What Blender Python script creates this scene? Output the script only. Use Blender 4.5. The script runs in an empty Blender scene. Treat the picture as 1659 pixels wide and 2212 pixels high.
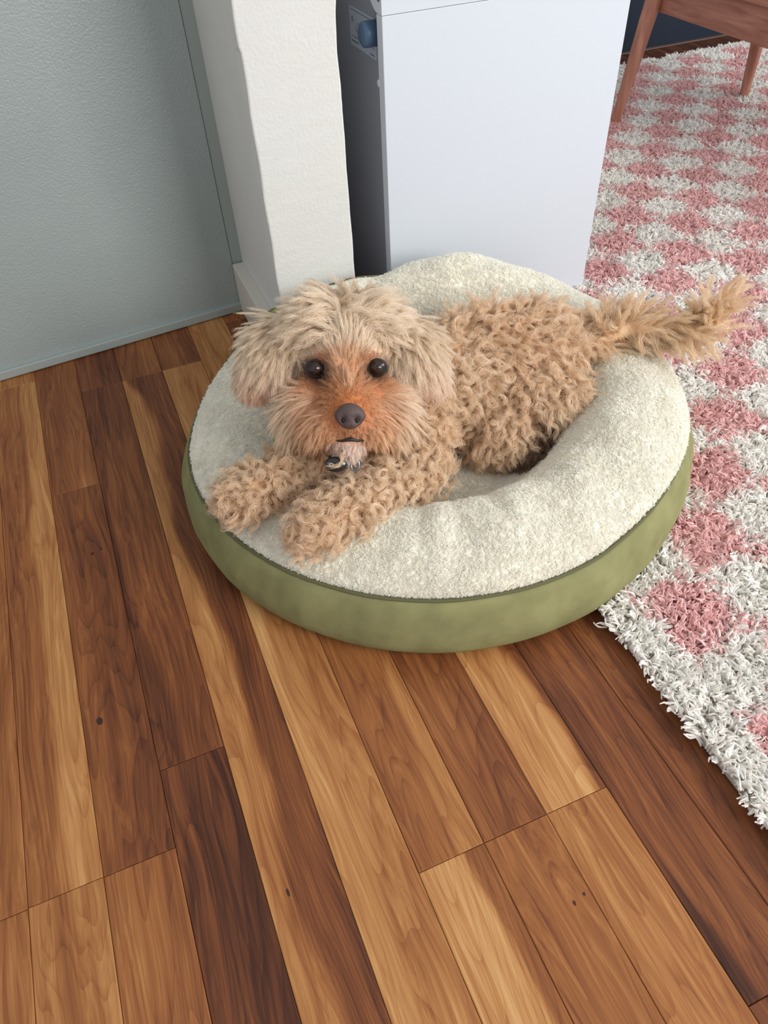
import bpy, bmesh, math, random
import numpy as np
from mathutils import Vector, Matrix

rng = np.random.default_rng(7)
random.seed(7)
sc = bpy.context.scene
C = sc.collection

# ------------------------------------------------------------------ camera
cam_d = bpy.data.cameras.new('camera')
cam_d.sensor_fit = 'HORIZONTAL'
cam_d.sensor_width = 36.0
cam_d.lens = 36.0 * 1577.27 / 1659.0
cam_d.clip_start = 0.02
cam = bpy.data.objects.new('camera', cam_d)
C.objects.link(cam)
RIGHT = Vector((0.92260605, -0.38359219, -0.04068311))
UP = Vector((0.30381440, 0.65761229, 0.68937863))
FWD = Vector((0.23768654, 0.64838501, -0.72325790))
cam.matrix_world = Matrix((
    (RIGHT.x, UP.x, -FWD.x, 0.0),
    (RIGHT.y, UP.y, -FWD.y, 0.0),
    (RIGHT.z, UP.z, -FWD.z, 0.72),
    (0, 0, 0, 1)))
sc.camera = cam

# ------------------------------------------------------------------ world and light
world = bpy.data.worlds.new('room_ambience')
sc.world = world
world.use_nodes = True
bg = world.node_tree.nodes['Background']
bg.inputs['Color'].default_value = (0.90, 0.94, 1.0, 1)
bg.inputs['Strength'].default_value = 0.70


def area(name, loc, target, sx, sy, power, col):
    d = bpy.data.lights.new(name, 'AREA')
    d.shape = 'RECTANGLE'
    d.size, d.size_y = sx, sy
    d.energy = power
    d.color = col
    o = bpy.data.objects.new(name, d)
    C.objects.link(o)
    o.location = loc
    o.rotation_euler = (Vector(target) - Vector(loc)).to_track_quat('-Z', 'Y').to_euler()
    return o


area('window_light_front', (1.62, -1.55, 1.50), (0.35, 0.80, 0.1), 1.5, 1.3, 60, (1.0, 0.985, 0.965))
area('window_light_side', (3.5, 0.25, 1.4), (1.2, 1.25, 0.0), 1.4, 1.2, 36, (0.80, 0.90, 1.0))

sc.view_settings.view_transform = 'Standard'
sc.view_settings.look = 'None'
sc.view_settings.gamma = 1.0
sc.view_settings.use_curve_mapping = False
sc.view_settings.exposure = 0.0
try:
    sc.cycles_curves.shape = 'RIBBONS'
    sc.cycles_curves.subdivisions = 2
    sc.cycles.max_bounces = 10
except Exception:
    pass


# ------------------------------------------------------------------ helpers
def lin(c):
    return tuple(((v / 255.0) / 12.92 if v / 255.0 <= 0.04045 else ((v / 255.0 + 0.055) / 1.055) ** 2.4) for v in c)


def lina(c):
    v = np.asarray(c, float) / 255.0
    return np.where(v <= 0.04045, v / 12.92, ((v + 0.055) / 1.055) ** 2.4)


def new_mat(name):
    m = bpy.data.materials.new(name)
    m.use_nodes = True
    nt = m.node_tree
    b = nt.nodes['Principled BSDF']
    return m, nt, b


def N(nt, t, **kw):
    n = nt.nodes.new(t)
    for k, v in kw.items():
        setattr(n, k, v)
    return n


def plain(name, col, rough=0.5, bump=0.0, bscale=200.0, var=0.0, vscale=8.0, metal=0.0, spec=0.5, detail=3.0):
    m, nt, b = new_mat(name)
    b.inputs['Base Color'].default_value = (*lin(col), 1)
    b.inputs['Roughness'].default_value = rough
    b.inputs['Metallic'].default_value = metal
    b.inputs['Specular IOR Level'].default_value = spec
    tc = N(nt, 'ShaderNodeTexCoord')
    if var > 0:
        no = N(nt, 'ShaderNodeTexNoise')
        no.inputs['Scale'].default_value = vscale
        no.inputs['Detail'].default_value = 4
        nt.links.new(tc.outputs['Object'], no.inputs['Vector'])
        rp = N(nt, 'ShaderNodeValToRGB')
        c = np.array(lin(col))
        rp.color_ramp.elements[0].position = 0.3
        rp.color_ramp.elements[1].position = 0.7
        rp.color_ramp.elements[0].color = (*(c * (1 - var)), 1)
        rp.color_ramp.elements[1].color = (*np.clip(c * (1 + var), 0, 1), 1)
        nt.links.new(no.outputs['Fac'], rp.inputs['Fac'])
        nt.links.new(rp.outputs['Color'], b.inputs['Base Color'])
    if bump > 0:
        no = N(nt, 'ShaderNodeTexNoise')
        no.inputs['Scale'].default_value = bscale
        no.inputs['Detail'].default_value = detail
        nt.links.new(tc.outputs['Object'], no.inputs['Vector'])
        bp = N(nt, 'ShaderNodeBump')
        bp.inputs['Strength'].default_value = bump
        bp.inputs['Distance'].default_value = 0.002
        nt.links.new(no.outputs['Fac'], bp.inputs['Height'])
        nt.links.new(bp.outputs['Normal'], b.inputs['Normal'])
    return m


def link(o, parent=None):
    C.objects.link(o)
    if parent is not None:
        o.parent = parent
        bpy.context.view_layer.update()
        o.matrix_parent_inverse = parent.matrix_world.inverted()
    return o


def mesh(name, verts, faces, mat, parent=None, smooth=False):
    me = bpy.data.meshes.new(name)
    me.from_pydata([tuple(v) for v in verts], [], [tuple(f) for f in faces])
    me.update()
    if mat is not None:
        me.materials.append(mat)
    if smooth:
        me.polygons.foreach_set('use_smooth', [True] * len(me.polygons))
    return link(bpy.data.objects.new(name, me), parent)


def bm_obj(name, bm, mat, parent=None, smooth=False):
    bmesh.ops.recalc_face_normals(bm, faces=bm.faces)
    me = bpy.data.meshes.new(name)
    bm.to_mesh(me)
    bm.free()
    if mat is not None:
        me.materials.append(mat)
    if smooth:
        me.polygons.foreach_set('use_smooth', [True] * len(me.polygons))
    return link(bpy.data.objects.new(name, me), parent)


def box_bm(x0, x1, y0, y1, z0, z1, bev=0.0, seg=2):
    bm = bmesh.new()
    bmesh.ops.create_cube(bm, size=1.0)
    for v in bm.verts:
        v.co = Vector(((x0 + x1) / 2 + v.co.x * (x1 - x0), (y0 + y1) / 2 + v.co.y * (y1 - y0), (z0 + z1) / 2 + v.co.z * (z1 - z0)))
    if bev > 0:
        bmesh.ops.bevel(bm, geom=bm.edges[:], offset=bev, segments=seg, profile=0.5, affect='EDGES')
    return bm


def empty(name, loc, label=None, cat=None, group=None, kind=None):
    o = bpy.data.objects.new(name, None)
    o.empty_display_size = 0.05
    C.objects.link(o)
    o.location = loc
    tag(o, label, cat, group, kind)
    bpy.context.view_layer.update()
    return o


def tag(o, label=None, cat=None, group=None, kind=None):
    if label: o['label'] = label
    if cat: o['category'] = cat
    if group: o['group'] = group
    if kind: o['kind'] = kind
    return o


def tube(name, pts, radii, mat, parent=None, sides=12, cap=True):
    pts = [Vector(p) for p in pts]
    verts, faces = [], []
    n = len(pts)
    prev = None
    for i, p in enumerate(pts):
        t = (pts[min(i + 1, n - 1)] - pts[max(i - 1, 0)]).normalized()
        a = prev if prev is not None else (Vector((0, 0, 1)) if abs(t.z) < 0.9 else Vector((1, 0, 0)))
        a = (a - t * a.dot(t)).normalized()
        prev = a
        b = t.cross(a)
        for k in range(sides):
            w = 2 * math.pi * k / sides
            verts.append(p + (a * math.cos(w) + b * math.sin(w)) * radii[i])
    for i in range(n - 1):
        for k in range(sides):
            k2 = (k + 1) % sides
            faces.append((i * sides + k, i * sides + k2, (i + 1) * sides + k2, (i + 1) * sides + k))
    if cap:
        faces.append(tuple(range(sides))[::-1])
        faces.append(tuple((n - 1) * sides + k for k in range(sides)))
    return mesh(name, verts, faces, mat, parent, True)


# curves: pts (N,K,3), radius (K,) or (N,K), colour (N,3) linear
def hair(name, pts, rad, col, mat, parent):
    n, k, _ = pts.shape
    cu = bpy.data.hair_curves.new(name)
    cu.add_curves([k] * n)
    cu.attributes['position'].data.foreach_set('vector', np.ascontiguousarray(pts, dtype=np.float32).ravel())
    rad = np.broadcast_to(np.asarray(rad, dtype=np.float32), (n, k))
    ra = cu.attributes.get('radius') or cu.attributes.new('radius', 'FLOAT', 'POINT')
    ra.data.foreach_set('value', np.ascontiguousarray(rad).ravel())
    ca = cu.attributes.new('strand_colour', 'FLOAT_COLOR', 'CURVE')
    rgba = np.ones((n, 4), dtype=np.float32)
    rgba[:, :3] = np.clip(col, 0, 1)
    ca.data.foreach_set('color', rgba.ravel())
    cu.materials.append(mat)
    o = bpy.data.objects.new(name, cu)
    link(o, parent)
    o['kind'] = 'stuff'
    return o


def strand_mat(name, rough=0.6, spec=0.25, trans=0.25):
    m, nt, b = new_mat(name)
    at = N(nt, 'ShaderNodeAttribute')
    at.attribute_name = 'strand_colour'
    nt.links.new(at.outputs['Color'], b.inputs['Base Color'])
    b.inputs['Roughness'].default_value = rough
    b.inputs['Specular IOR Level'].default_value = spec
    tr = N(nt, 'ShaderNodeBsdfTranslucent')
    nt.links.new(at.outputs['Color'], tr.inputs['Color'])
    mx = N(nt, 'ShaderNodeMixShader')
    mx.inputs['Fac'].default_value = trans
    nt.links.new(b.outputs['BSDF'], mx.inputs[1])
    nt.links.new(tr.outputs['BSDF'], mx.inputs[2])
    nt.links.new(mx.outputs['Shader'], nt.nodes['Material Output'].inputs['Surface'])
    return m


def fur_mat(name):
    m, nt, b = new_mat(name)
    at = N(nt, 'ShaderNodeAttribute')
    at.attribute_name = 'strand_colour'
    h = N(nt, 'ShaderNodeBsdfHairPrincipled')
    h.model = 'CHIANG'
    h.parametrization = 'COLOR'
    h.inputs['Roughness'].default_value = 0.42
    h.inputs['Radial Roughness'].default_value = 0.65
    nt.links.new(at.outputs['Color'], h.inputs['Color'])
    gm = N(nt, 'ShaderNodeGamma')
    gm.inputs['Gamma'].default_value = 0.62
    nt.links.new(at.outputs['Color'], gm.inputs['Color'])
    nt.links.new(gm.outputs['Color'], b.inputs['Base Color'])
    b.inputs['Roughness'].default_value = 0.5
    b.inputs['Specular IOR Level'].default_value = 0.4
    mx = N(nt, 'ShaderNodeMixShader')
    mx.inputs['Fac'].default_value = 0.5
    nt.links.new(h.outputs[0], mx.inputs[1])
    nt.links.new(b.outputs['BSDF'], mx.inputs[2])
    nt.links.new(mx.outputs['Shader'], nt.nodes['Material Output'].inputs['Surface'])
    return m


def norm(a):
    return a / np.maximum(np.linalg.norm(a, axis=-1, keepdims=True), 1e-9)


def sample_mesh(me, n, seed=1, keep=None):
    """area-weighted points and smooth normals on a mesh given in world space"""
    r = np.random.default_rng(seed)
    me.calc_loop_triangles()
    nt = len(me.loop_triangles)
    tri = np.empty(nt * 3, dtype=np.int32)
    me.loop_triangles.foreach_get('vertices', tri)
    tri = tri.reshape(-1, 3)
    co = np.empty(len(me.vertices) * 3)
    me.vertices.foreach_get('co', co)
    co = co.reshape(-1, 3)
    vn = np.empty(len(me.vertices) * 3)
    me.vertices.foreach_get('normal', vn)
    vn = vn.reshape(-1, 3)
    a, b, c = co[tri[:, 0]], co[tri[:, 1]], co[tri[:, 2]]
    w = np.linalg.norm(np.cross(b - a, c - a), axis=1)
    if keep is not None:
        w = w * keep((a + b + c) / 3)
    idx = r.choice(nt, n, p=w / w.sum())
    u, v = r.random(n), r.random(n)
    f = u + v > 1
    u[f], v[f] = 1 - u[f], 1 - v[f]
    p = a[idx] + (b - a)[idx] * u[:, None] + (c - a)[idx] * v[:, None]
    nn = vn[tri[idx, 0]] * (1 - u - v)[:, None] + vn[tri[idx, 1]] * u[:, None] + vn[tri[idx, 2]] * v[:, None]
    return p, norm(nn)


def grow(root, nrm, flow, length, lift0, lift1, grav, curlA, turns, K, r, gravdir=np.array([0, 0, -1.0]), jitter=0.25):
    """guide strands: bend from the normal into the flow, with a helical wave on top"""
    n = len(root)
    flow = norm(flow - nrm * np.sum(flow * nrm, -1, keepdims=True))
    flow = norm(flow + r.normal(size=(n, 3)) * jitter)
    t = np.linspace(0, 1, K)
    d0 = norm(nrm * lift0[:, None] + flow)
    d1 = norm(nrm * lift1[:, None] + flow + gravdir * grav[:, None])
    dirs = norm(d0[:, None, :] * (1 - t)[None, :, None] + d1[:, None, :] * t[None, :, None])
    step = (length / (K - 1))[:, None, None]
    pos = np.concatenate([np.zeros((n, 1, 3)), np.cumsum(dirs[:, :-1] * step, axis=1)], axis=1) + root[:, None, :]
    ax = norm(np.cross(dirs, norm(r.normal(size=(n, 1, 3)))))
    bx = np.cross(dirs, ax)
    ph = r.random(n) * 6.283
    sg = np.where(r.random(n) < 0.5, -1.0, 1.0)
    ang = ph[:, None] + sg[:, None] * t[None, :] * turns[:, None] * 6.283
    amp = curlA[:, None] * np.minimum(1, t * 2.2)[None, :]
    return pos + ax * (np.cos(ang) * amp)[..., None] + bx * (np.sin(ang) * amp)[..., None]


def strands(guides, nrm, m, spread, clump, r, frizz=0.0006):
    """m hairs around each guide, gathered toward the guide's tip"""
    n, K, _ = guides.shape
    t = np.linspace(0, 1, K)
    off = r.normal(size=(n, m, 3)) * spread[:, None, None] * 0.6
    off -= nrm[:, None, :] * np.sum(off * nrm[:, None, :], -1, keepdims=True)
    k = (1 - clump * np.minimum(1, t * 1.6) ** 0.8 * (1 - 0.25 * t))
    p = guides[:, None, :, :] + off[:, :, None, :] * k[None, None, :, None]
    p = p + r.normal(size=(n, m, K, 3)) * frizz * t[None, None, :, None]
    sl = 1 - 0.22 * r.random((n, m, 1, 1))
    root = p[:, :, :1, :]
    p = root + (p - root) * sl
    return p.reshape(n * m, K, 3)


# ------------------------------------------------------------------ materials
def wood_floor():
    m, nt, b = new_mat('walnut_plank')
    L = nt.links.new
    tc = N(nt, 'ShaderNodeTexCoord')
    oi = N(nt, 'ShaderNodeObjectInfo')
    sep = N(nt, 'ShaderNodeSeparateColor')
    L(oi.outputs['Color'], sep.inputs['Color'])
    # offset every plank's pattern
    seed = N(nt, 'ShaderNodeVectorMath', operation='SCALE')
    cmb = N(nt, 'ShaderNodeCombineXYZ')
    L(oi.outputs['Random'], cmb.inputs['Z'])
    seed.inputs['Scale'].default_value = 37.0
    L(cmb.outputs['Vector'], seed.inputs[0])
    add = N(nt, 'ShaderNodeVectorMath', operation='ADD')
    L(tc.outputs['Object'], add.inputs[0])
    L(seed.outputs['Vector'], add.inputs[1])

    def noise(scale_vec, scale, detail, rough=0.55, dist=0.0, src=None):
        mp = N(nt, 'ShaderNodeMapping')
        mp.inputs['Scale'].default_value = scale_vec
        L((src or add).outputs[0], mp.inputs['Vector'])
        no = N(nt, 'ShaderNodeTexNoise')
        no.inputs['Scale'].default_value = scale
        no.inputs['Detail'].default_value = detail
        no.inputs['Roughness'].default_value = rough
        no.inputs['Distortion'].default_value = dist
        L(mp.outputs['Vector'], no.inputs['Vector'])
        return no

    def math_(op, a, bb, clamp=False):
        n = N(nt, 'ShaderNodeMath', operation=op)
        n.use_clamp = clamp
        for i, v in enumerate((a, bb)):
            if isinstance(v, (int, float)):
                n.inputs[i].default_value = v
            else:
                L(v, n.inputs[i])
        return n.outputs[0]

    # warp so that grain runs wavy and forms arches
    warp = noise((1, 0.16, 1), 16.0, 2, 0.5)
    wv = N(nt, 'ShaderNodeVectorMath', operation='SCALE')
    wsub = N(nt, 'ShaderNodeVectorMath', operation='SUBTRACT')
    L(warp.outputs['Color'], wsub.inputs[0])
    wsub.inputs[1].default_value = (0.5, 0.5, 0.5)
    L(wsub.outputs[0], wv.inputs[0])
    wv.inputs['Scale'].default_value = 0.055
    wadd = N(nt, 'ShaderNodeVectorMath', operation='ADD')
    L(add.outputs[0], wadd.inputs[0])
    L(wv.outputs[0], wadd.inputs[1])
    # growth rings: long ellipses
    rings = noise((1, 0.062, 1), 12.0, 0.6, 0.35, 0.0, wadd)
    rr = math_('MULTIPLY', rings.outputs['Fac'], 40.0)
    rr = math_('FRACT', rr, 0)
    saw = math_('POWER', rr, 4.5)
    fib = noise((1, 0.014, 1), 900.0, 2, 0.6, 0.0, wadd)
    streak = noise((1, 0.03, 1), 95.0, 3, 0.6, 0.0, wadd)
    fine = noise((1, 0.011, 1), 330.0, 2, 0.6, 0.0, wadd)
    blotch = noise((1, 0.18, 1), 22.0, 3, 0.55)
    # sapwood / heartwood split across the board
    sx = N(nt, 'ShaderNodeSeparateXYZ')
    L(tc.outputs['Object'], sx.inputs[0])
    acr = math_('DIVIDE', sx.outputs['X'], 0.034)
    bw = noise((1, 0.22, 1), 14.0, 2, 0.5)
    bwn = math_('MULTIPLY', math_('SUBTRACT', bw.outputs['Fac'], 0.5), 2.6)
    acr = math_('ADD', acr, bwn)
    bpos = math_('SUBTRACT', math_('MULTIPLY', sep.outputs['Blue'], 4.0), 2.0)
    split = N(nt, 'ShaderNodeMapRange', interpolation_type='SMOOTHSTEP')
    L(math_('SUBTRACT', acr, bpos), split.inputs['Value'])
    split.inputs['From Min'].default_value = -0.22
    split.inputs['From Max'].default_value = 0.22
    tone = N(nt, 'ShaderNodeMix', data_type='FLOAT')
    L(split.outputs['Result'], tone.inputs['Factor'])
    L(sep.outputs['Red'], tone.inputs['A'])
    L(sep.outputs['Green'], tone.inputs['B'])
    tv = tone.outputs['Result']
    tv = math_('SUBTRACT', tv, math_('MULTIPLY', saw, 0.11))
    tv = math_('ADD', tv, math_('MULTIPLY', math_('SUBTRACT', streak.outputs['Fac'], 0.5), 0.55))
    tv = math_('ADD', tv, math_('MULTIPLY', math_('SUBTRACT', fine.outputs['Fac'], 0.5), 0.40))
    tv = math_('ADD', tv, math_('MULTIPLY', math_('SUBTRACT', blotch.outputs['Fac'], 0.5), 0.34))
    tv = math_('ADD', tv, math_('MULTIPLY', math_('SUBTRACT', fib.outputs['Fac'], 0.5), 0.22))
    ramp = N(nt, 'ShaderNodeValToRGB')
    cr = ramp.color_ramp
    cr.elements[0].position = 0.0
    cr.elements[0].color = (*lin((52, 28, 18)), 1)
    cr.elements[1].position = 1.0
    cr.elements[1].color = (*lin((212, 162, 106)), 1)
    for p, c in ((0.2, (86, 47, 29)), (0.4, (124, 71, 40)), (0.6, (156, 98, 54)), (0.8, (185, 129, 76))):
        e = cr.elements.new(p)
        e.color = (*lin(c), 1)
    L(tv, ramp.inputs['Fac'])
    L(ramp.outputs['Color'], b.inputs['Base Color'])
    b.inputs['Roughness'].default_value = 0.40
    b.inputs['Specular IOR Level'].default_value = 0.28
    bp = N(nt, 'ShaderNodeBump')
    bp.inputs['Strength'].default_value = 0.12
    bp.inputs['Distance'].default_value = 0.0006
    L(fib.outputs['Fac'], bp.inputs['Height'])
    L(bp.outputs['Normal'], b.inputs['Normal'])
    return m


M_PLANK = wood_floor()
M_SUB = plain('dark_subfloor', (22, 14, 10), 0.9)
M_KNOT = plain('dark_knot', (56, 29, 18), 0.6)
M_GREY = plain('grey_gloss_paint', (164, 174, 171), 0.30, bump=0.6, bscale=330, var=0.05, vscale=5, spec=0.5)
M_GREYTRIM = plain('grey_trim_paint', (164, 173, 168), 0.36, bump=0.25, bscale=160, spec=0.5)
M_WHITE = plain('warm_white_wall_paint', (223, 222, 216), 0.75, bump=0.3, bscale=240, var=0.015, vscale=20, spec=0.25)
M_WHITETRIM = plain('white_baseboard_paint', (220, 214, 202), 0.55, bump=0.2, bscale=60)
M_LAM = plain('white_laminate', (212, 217, 224), 0.45, bump=0.05, bscale=500, spec=0.4)
M_LAMEDGE = plain('white_laminate_edge', (206, 208, 212), 0.5)
M_SIDE = plain('grey_brown_board', (150, 152, 163), 0.7, bump=0.08, bscale=300, var=0.03)
M_STICK = plain('sticker_paper', (178, 188, 204), 0.6)
M_INK = plain('sticker_ink', (62, 66, 84), 0.7)
M_KNOB = plain('slate_blue_plastic', (74, 100, 128), 0.35, bump=0.05, bscale=200)
M_STEEL = plain('brushed_steel', (150, 160, 170), 0.35, metal=1.0)
M_SUEDE = plain('olive_suede', (142, 139, 96), 0.95, bump=0.25, bscale=900, var=0.16, vscale=26, spec=0.1)
M_PIPE = plain('olive_piping', (104, 102, 74), 0.9, spec=0.1)
M_FLEECEBASE = plain('cream_fleece_backing', (246, 241, 226), 0.95, bump=0.5, bscale=260, spec=0.1)
M_RUGBASE = plain('rug_backing', (190, 182, 172), 0.95, bump=0.4, bscale=200, spec=0.1)
M_CHAIR = None
M_TRIMDARK = plain('dark_wood_trim', (96, 70, 60), 0.5)
M_NAVY = plain('dark_navy_paint', (14, 28, 46), 0.7)


def chair_wood(name, sc_):
    m, nt, b = new_mat(name)
    tc = N(nt, 'ShaderNodeTexCoord')
    mp = N(nt, 'ShaderNodeMapping')
    mp.inputs['Scale'].default_value = sc_
    nt.links.new(tc.outputs['Object'], mp.inputs['Vector'])
    no = N(nt, 'ShaderNodeTexNoise')
    no.inputs['Scale'].default_value = 60
    no.inputs['Detail'].default_value = 5
    no.inputs['Distortion'].default_value = 0.8
    nt.links.new(mp.outputs['Vector'], no.inputs['Vector'])
    rp = N(nt, 'ShaderNodeValToRGB')
    rp.color_ramp.elements[0].position = 0.3
    rp.color_ramp.elements[0].color = (*lin((158, 100, 80)), 1)
    rp.color_ramp.elements[1].position = 0.75
    rp.color_ramp.elements[1].color = (*lin((204, 146, 122)), 1)
    nt.links.new(no.outputs['Fac'], rp.inputs['Fac'])
    nt.links.new(rp.outputs['Color'], b.inputs['Base Color'])
    b.inputs['Roughness'].default_value = 0.45
    return m


M_CHAIR = chair_wood('red_brown_teak_upright', (1, 1, 0.12))
M_CHAIRRAIL = chair_wood('red_brown_teak_rail', (1, 0.12, 1))
M_SKIN, _nt, _b = new_mat('apricot_undercoat')
_at = N(_nt, 'ShaderNodeAttribute')
_at.attribute_name = 'undercoat'
_nt.links.new(_at.outputs['Color'], _b.inputs['Base Color'])
_b.inputs['Roughness'].default_value = 0.9
_b.inputs['Specular IOR Level'].default_value = 0.1
M_FUR = fur_mat('apricot_fur')
M_PILE = strand_mat('rug_yarn', 0.9, 0.08, 0.15)
M_FLEECE = strand_mat('fleece_fibre', 0.9, 0.1, 0.25)
M_NOSE = plain('brown_nose_leather', (88, 68, 66), 0.42, bump=0.5, bscale=900)
M_NOSTRIL = plain('nostril_dark', (18, 12, 12), 0.7)
M_EYE = plain('dark_brown_eye', (26, 15, 12), 0.06, spec=0.6)
M_IRIS = plain('brown_iris', (58, 34, 24), 0.15)
M_PUPIL = plain('black_pupil', (6, 5, 6), 0.05, spec=0.8)
M_LID = plain('dark_eyelid', (30, 20, 18), 0.5)
M_LIP = plain('dark_lip', (44, 32, 30), 0.5)
M_COLLAR = plain('black_webbing', (24, 25, 28), 0.6, bump=0.3, bscale=1200)
M_TAG = plain('black_glossy_tag', (16, 18, 22), 0.12, spec=0.8)

# ------------------------------------------------------------------ floor
floor = bm_obj('floor', box_bm(-1.3, 3.6, -0.7, 3.6, -0.05, -0.0125), M_SUB)
tag(floor, 'wooden strip floor of mixed light and dark walnut planks', None, None, 'structure')
SW = 0.0681
X0 = -0.184
known = {0: (0.873, 0.3195), 1: (1.112, 0.402), 2: (1.112,), 3: (1.113,), 4: (0.206,), 5: (0.206,), 6: (0.206,),
         7: (0.007,), -1: (0.320,), -2: (0.319,), -3: (0.905,)}
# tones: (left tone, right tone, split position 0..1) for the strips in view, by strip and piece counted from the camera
tones = {  # pieces nearest the grey wall are toned down to paint in the shade there
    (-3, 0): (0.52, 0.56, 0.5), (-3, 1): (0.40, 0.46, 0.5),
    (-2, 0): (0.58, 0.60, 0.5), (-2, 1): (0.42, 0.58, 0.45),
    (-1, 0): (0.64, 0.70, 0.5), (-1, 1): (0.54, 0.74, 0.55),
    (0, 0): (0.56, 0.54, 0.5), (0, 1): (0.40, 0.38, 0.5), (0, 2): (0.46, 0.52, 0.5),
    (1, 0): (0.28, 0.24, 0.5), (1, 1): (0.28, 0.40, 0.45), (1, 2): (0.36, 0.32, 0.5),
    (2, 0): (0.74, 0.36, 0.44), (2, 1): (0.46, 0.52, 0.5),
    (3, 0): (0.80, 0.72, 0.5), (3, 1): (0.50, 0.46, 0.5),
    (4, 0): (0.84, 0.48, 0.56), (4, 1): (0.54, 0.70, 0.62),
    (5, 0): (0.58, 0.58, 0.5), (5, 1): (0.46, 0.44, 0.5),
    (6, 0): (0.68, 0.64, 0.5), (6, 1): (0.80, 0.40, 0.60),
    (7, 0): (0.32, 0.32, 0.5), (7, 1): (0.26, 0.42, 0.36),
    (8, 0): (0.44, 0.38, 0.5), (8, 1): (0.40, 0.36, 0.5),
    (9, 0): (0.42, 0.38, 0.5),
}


def plank(x0, x1, y0, y1, col):
    g, c, h = 0.00022, 0.0007, 0.012
    a, b_ = (x1 - x0) / 2 - g, (y1 - y0) / 2 - g
    v = []
    for (s, z) in ((0, -h), (0, -c), (c, 0)):
        v += [(-a + s, -b_ + s, z), (a - s, -b_ + s, z), (a - s, b_ - s, z), (-a + s, b_ - s, z)]
    f = [(8, 9, 10, 11)]
    for r_ in (0, 4):
        for k in range(4):
            f.append((r_ + k, r_ + (k + 1) % 4, r_ + 4 + (k + 1) % 4, r_ + 4 + k))
    me = bpy.data.meshes.new('plank')
    me.from_pydata(v, [], f)
    me.materials.append(M_PLANK)
    o = bpy.data.objects.new('plank', me)
    o.location = ((x0 + x1) / 2, (y0 + y1) / 2, 0)
    o.color = (*col, 1)
    C.objects.link(o)
    o.parent = floor
    return o


for k in range(-12, 52):
    r_ = random.Random(k * 13 + 5)
    xa = X0 + k * SW
    ks = sorted(known.get(k, (r_.uniform(0.3, 1.2),)))
    ys = list(ks)
    while ys[0] > -0.6:
        ys.insert(0, ys[0] - (1.5 if k in (2, 3) else r_.uniform(0.95, 1.3)))
    while ys[-1] < 3.5:
        ys.append(ys[-1] + r_.uniform(0.8, 1.25))
    ys[0] = max(ys[0], -0.69)
    ys[-1] = 3.55
    # first piece seen from the camera is the one that ends at the first known joint
    i0 = ys.index(ks[0]) - 1 if k in known else 0
    for i in range(len(ys) - 1):
        # boards hidden under the rug or behind the walls are left out
        ya, yb = ys[i], ys[i + 1]
        if k >= 11:
            ya, yb = max(ya, 1.85), min(yb, 2.2145)
        else:
            yb = min(yb, 1.262 if k < 6 else 1.45)
        if yb - ya < 0.02:
            continue
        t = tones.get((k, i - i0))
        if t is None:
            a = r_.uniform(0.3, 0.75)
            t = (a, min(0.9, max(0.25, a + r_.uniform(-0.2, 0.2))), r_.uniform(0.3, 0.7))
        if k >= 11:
            t = (0.18, 0.26, 0.5)   # far boards toned dark, painting in the shade beyond the rug
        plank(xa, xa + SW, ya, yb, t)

for kx, ky, ra, rb in ((-0.166, 0.485, 0.0036, 0.0046), (-0.143, 0.737, 0.0022, 0.0028), (-0.131, 0.741, 0.0016, 0.0024),
                       (-0.028, 0.238, 0.0014, 0.0036), (0.206, 0.128, 0.0014, 0.0022), (0.218, 0.131, 0.0012, 0.0018)):
    vs = [(kx, ky, 0.0002)]
    for j in range(16):
        w = j / 16 * 6.283
        q = 1 + 0.10 * math.sin(2 * w + kx * 90) + 0.06 * math.sin(5 * w)
        vs.append((kx + ra * q * math.cos(w), ky + rb * q * math.sin(w), 0.0001))
    mesh('knot', vs, [(0, 1 + j, 1 + (j + 1) % 16) for j in range(16)], M_KNOT, floor)

# ------------------------------------------------------------------ walls
# grey wall, turned a few degrees
wa = Vector((-0.2402, 1.2099, 0.0))
wb = Vector((0.1954, 1.2449, 0.0))
wd = (wb - wa).normalized()
wn = Vector((wd.y, -wd.x, 0))   # toward the camera


def wall_pt(s, out, z):   # s metres along from wa
    p = wa + wd * s + wn * out
    return Vector((p.x, p.y, z))


def slab(name, s0, s1, o0, o1, z0, z1, mat, parent=None, bev=0.0):
    bm = box_bm(0, s1 - s0, o0, o1, z0, z1, bev)
    for v in bm.verts:
        v.co = wall_pt(s0 + v.co.x, v.co.y, v.co.z)
    return bm_obj(name, bm, mat, parent)


wall_back = slab('wall_back', -1.0, 0.4365, -0.12, 0.0, 0.0, 2.3, M_GREY)
tag(wall_back, 'glossy grey painted wall behind the wooden floor', None, None, 'structure')
slab('corner_strip', 0.4375, 0.462, -0.12, -0.0015, 0.0, 2.3, M_GREYTRIM, wall_back, 0.001)
bb = slab('baseboard_back', -1.0, 0.4365, -0.002, 0.0085, 0.0015, 0.0175, M_GREYTRIM, None, 0.002)
tag(bb, 'low grey strip along the foot of the grey wall', None, None, 'structure')


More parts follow.
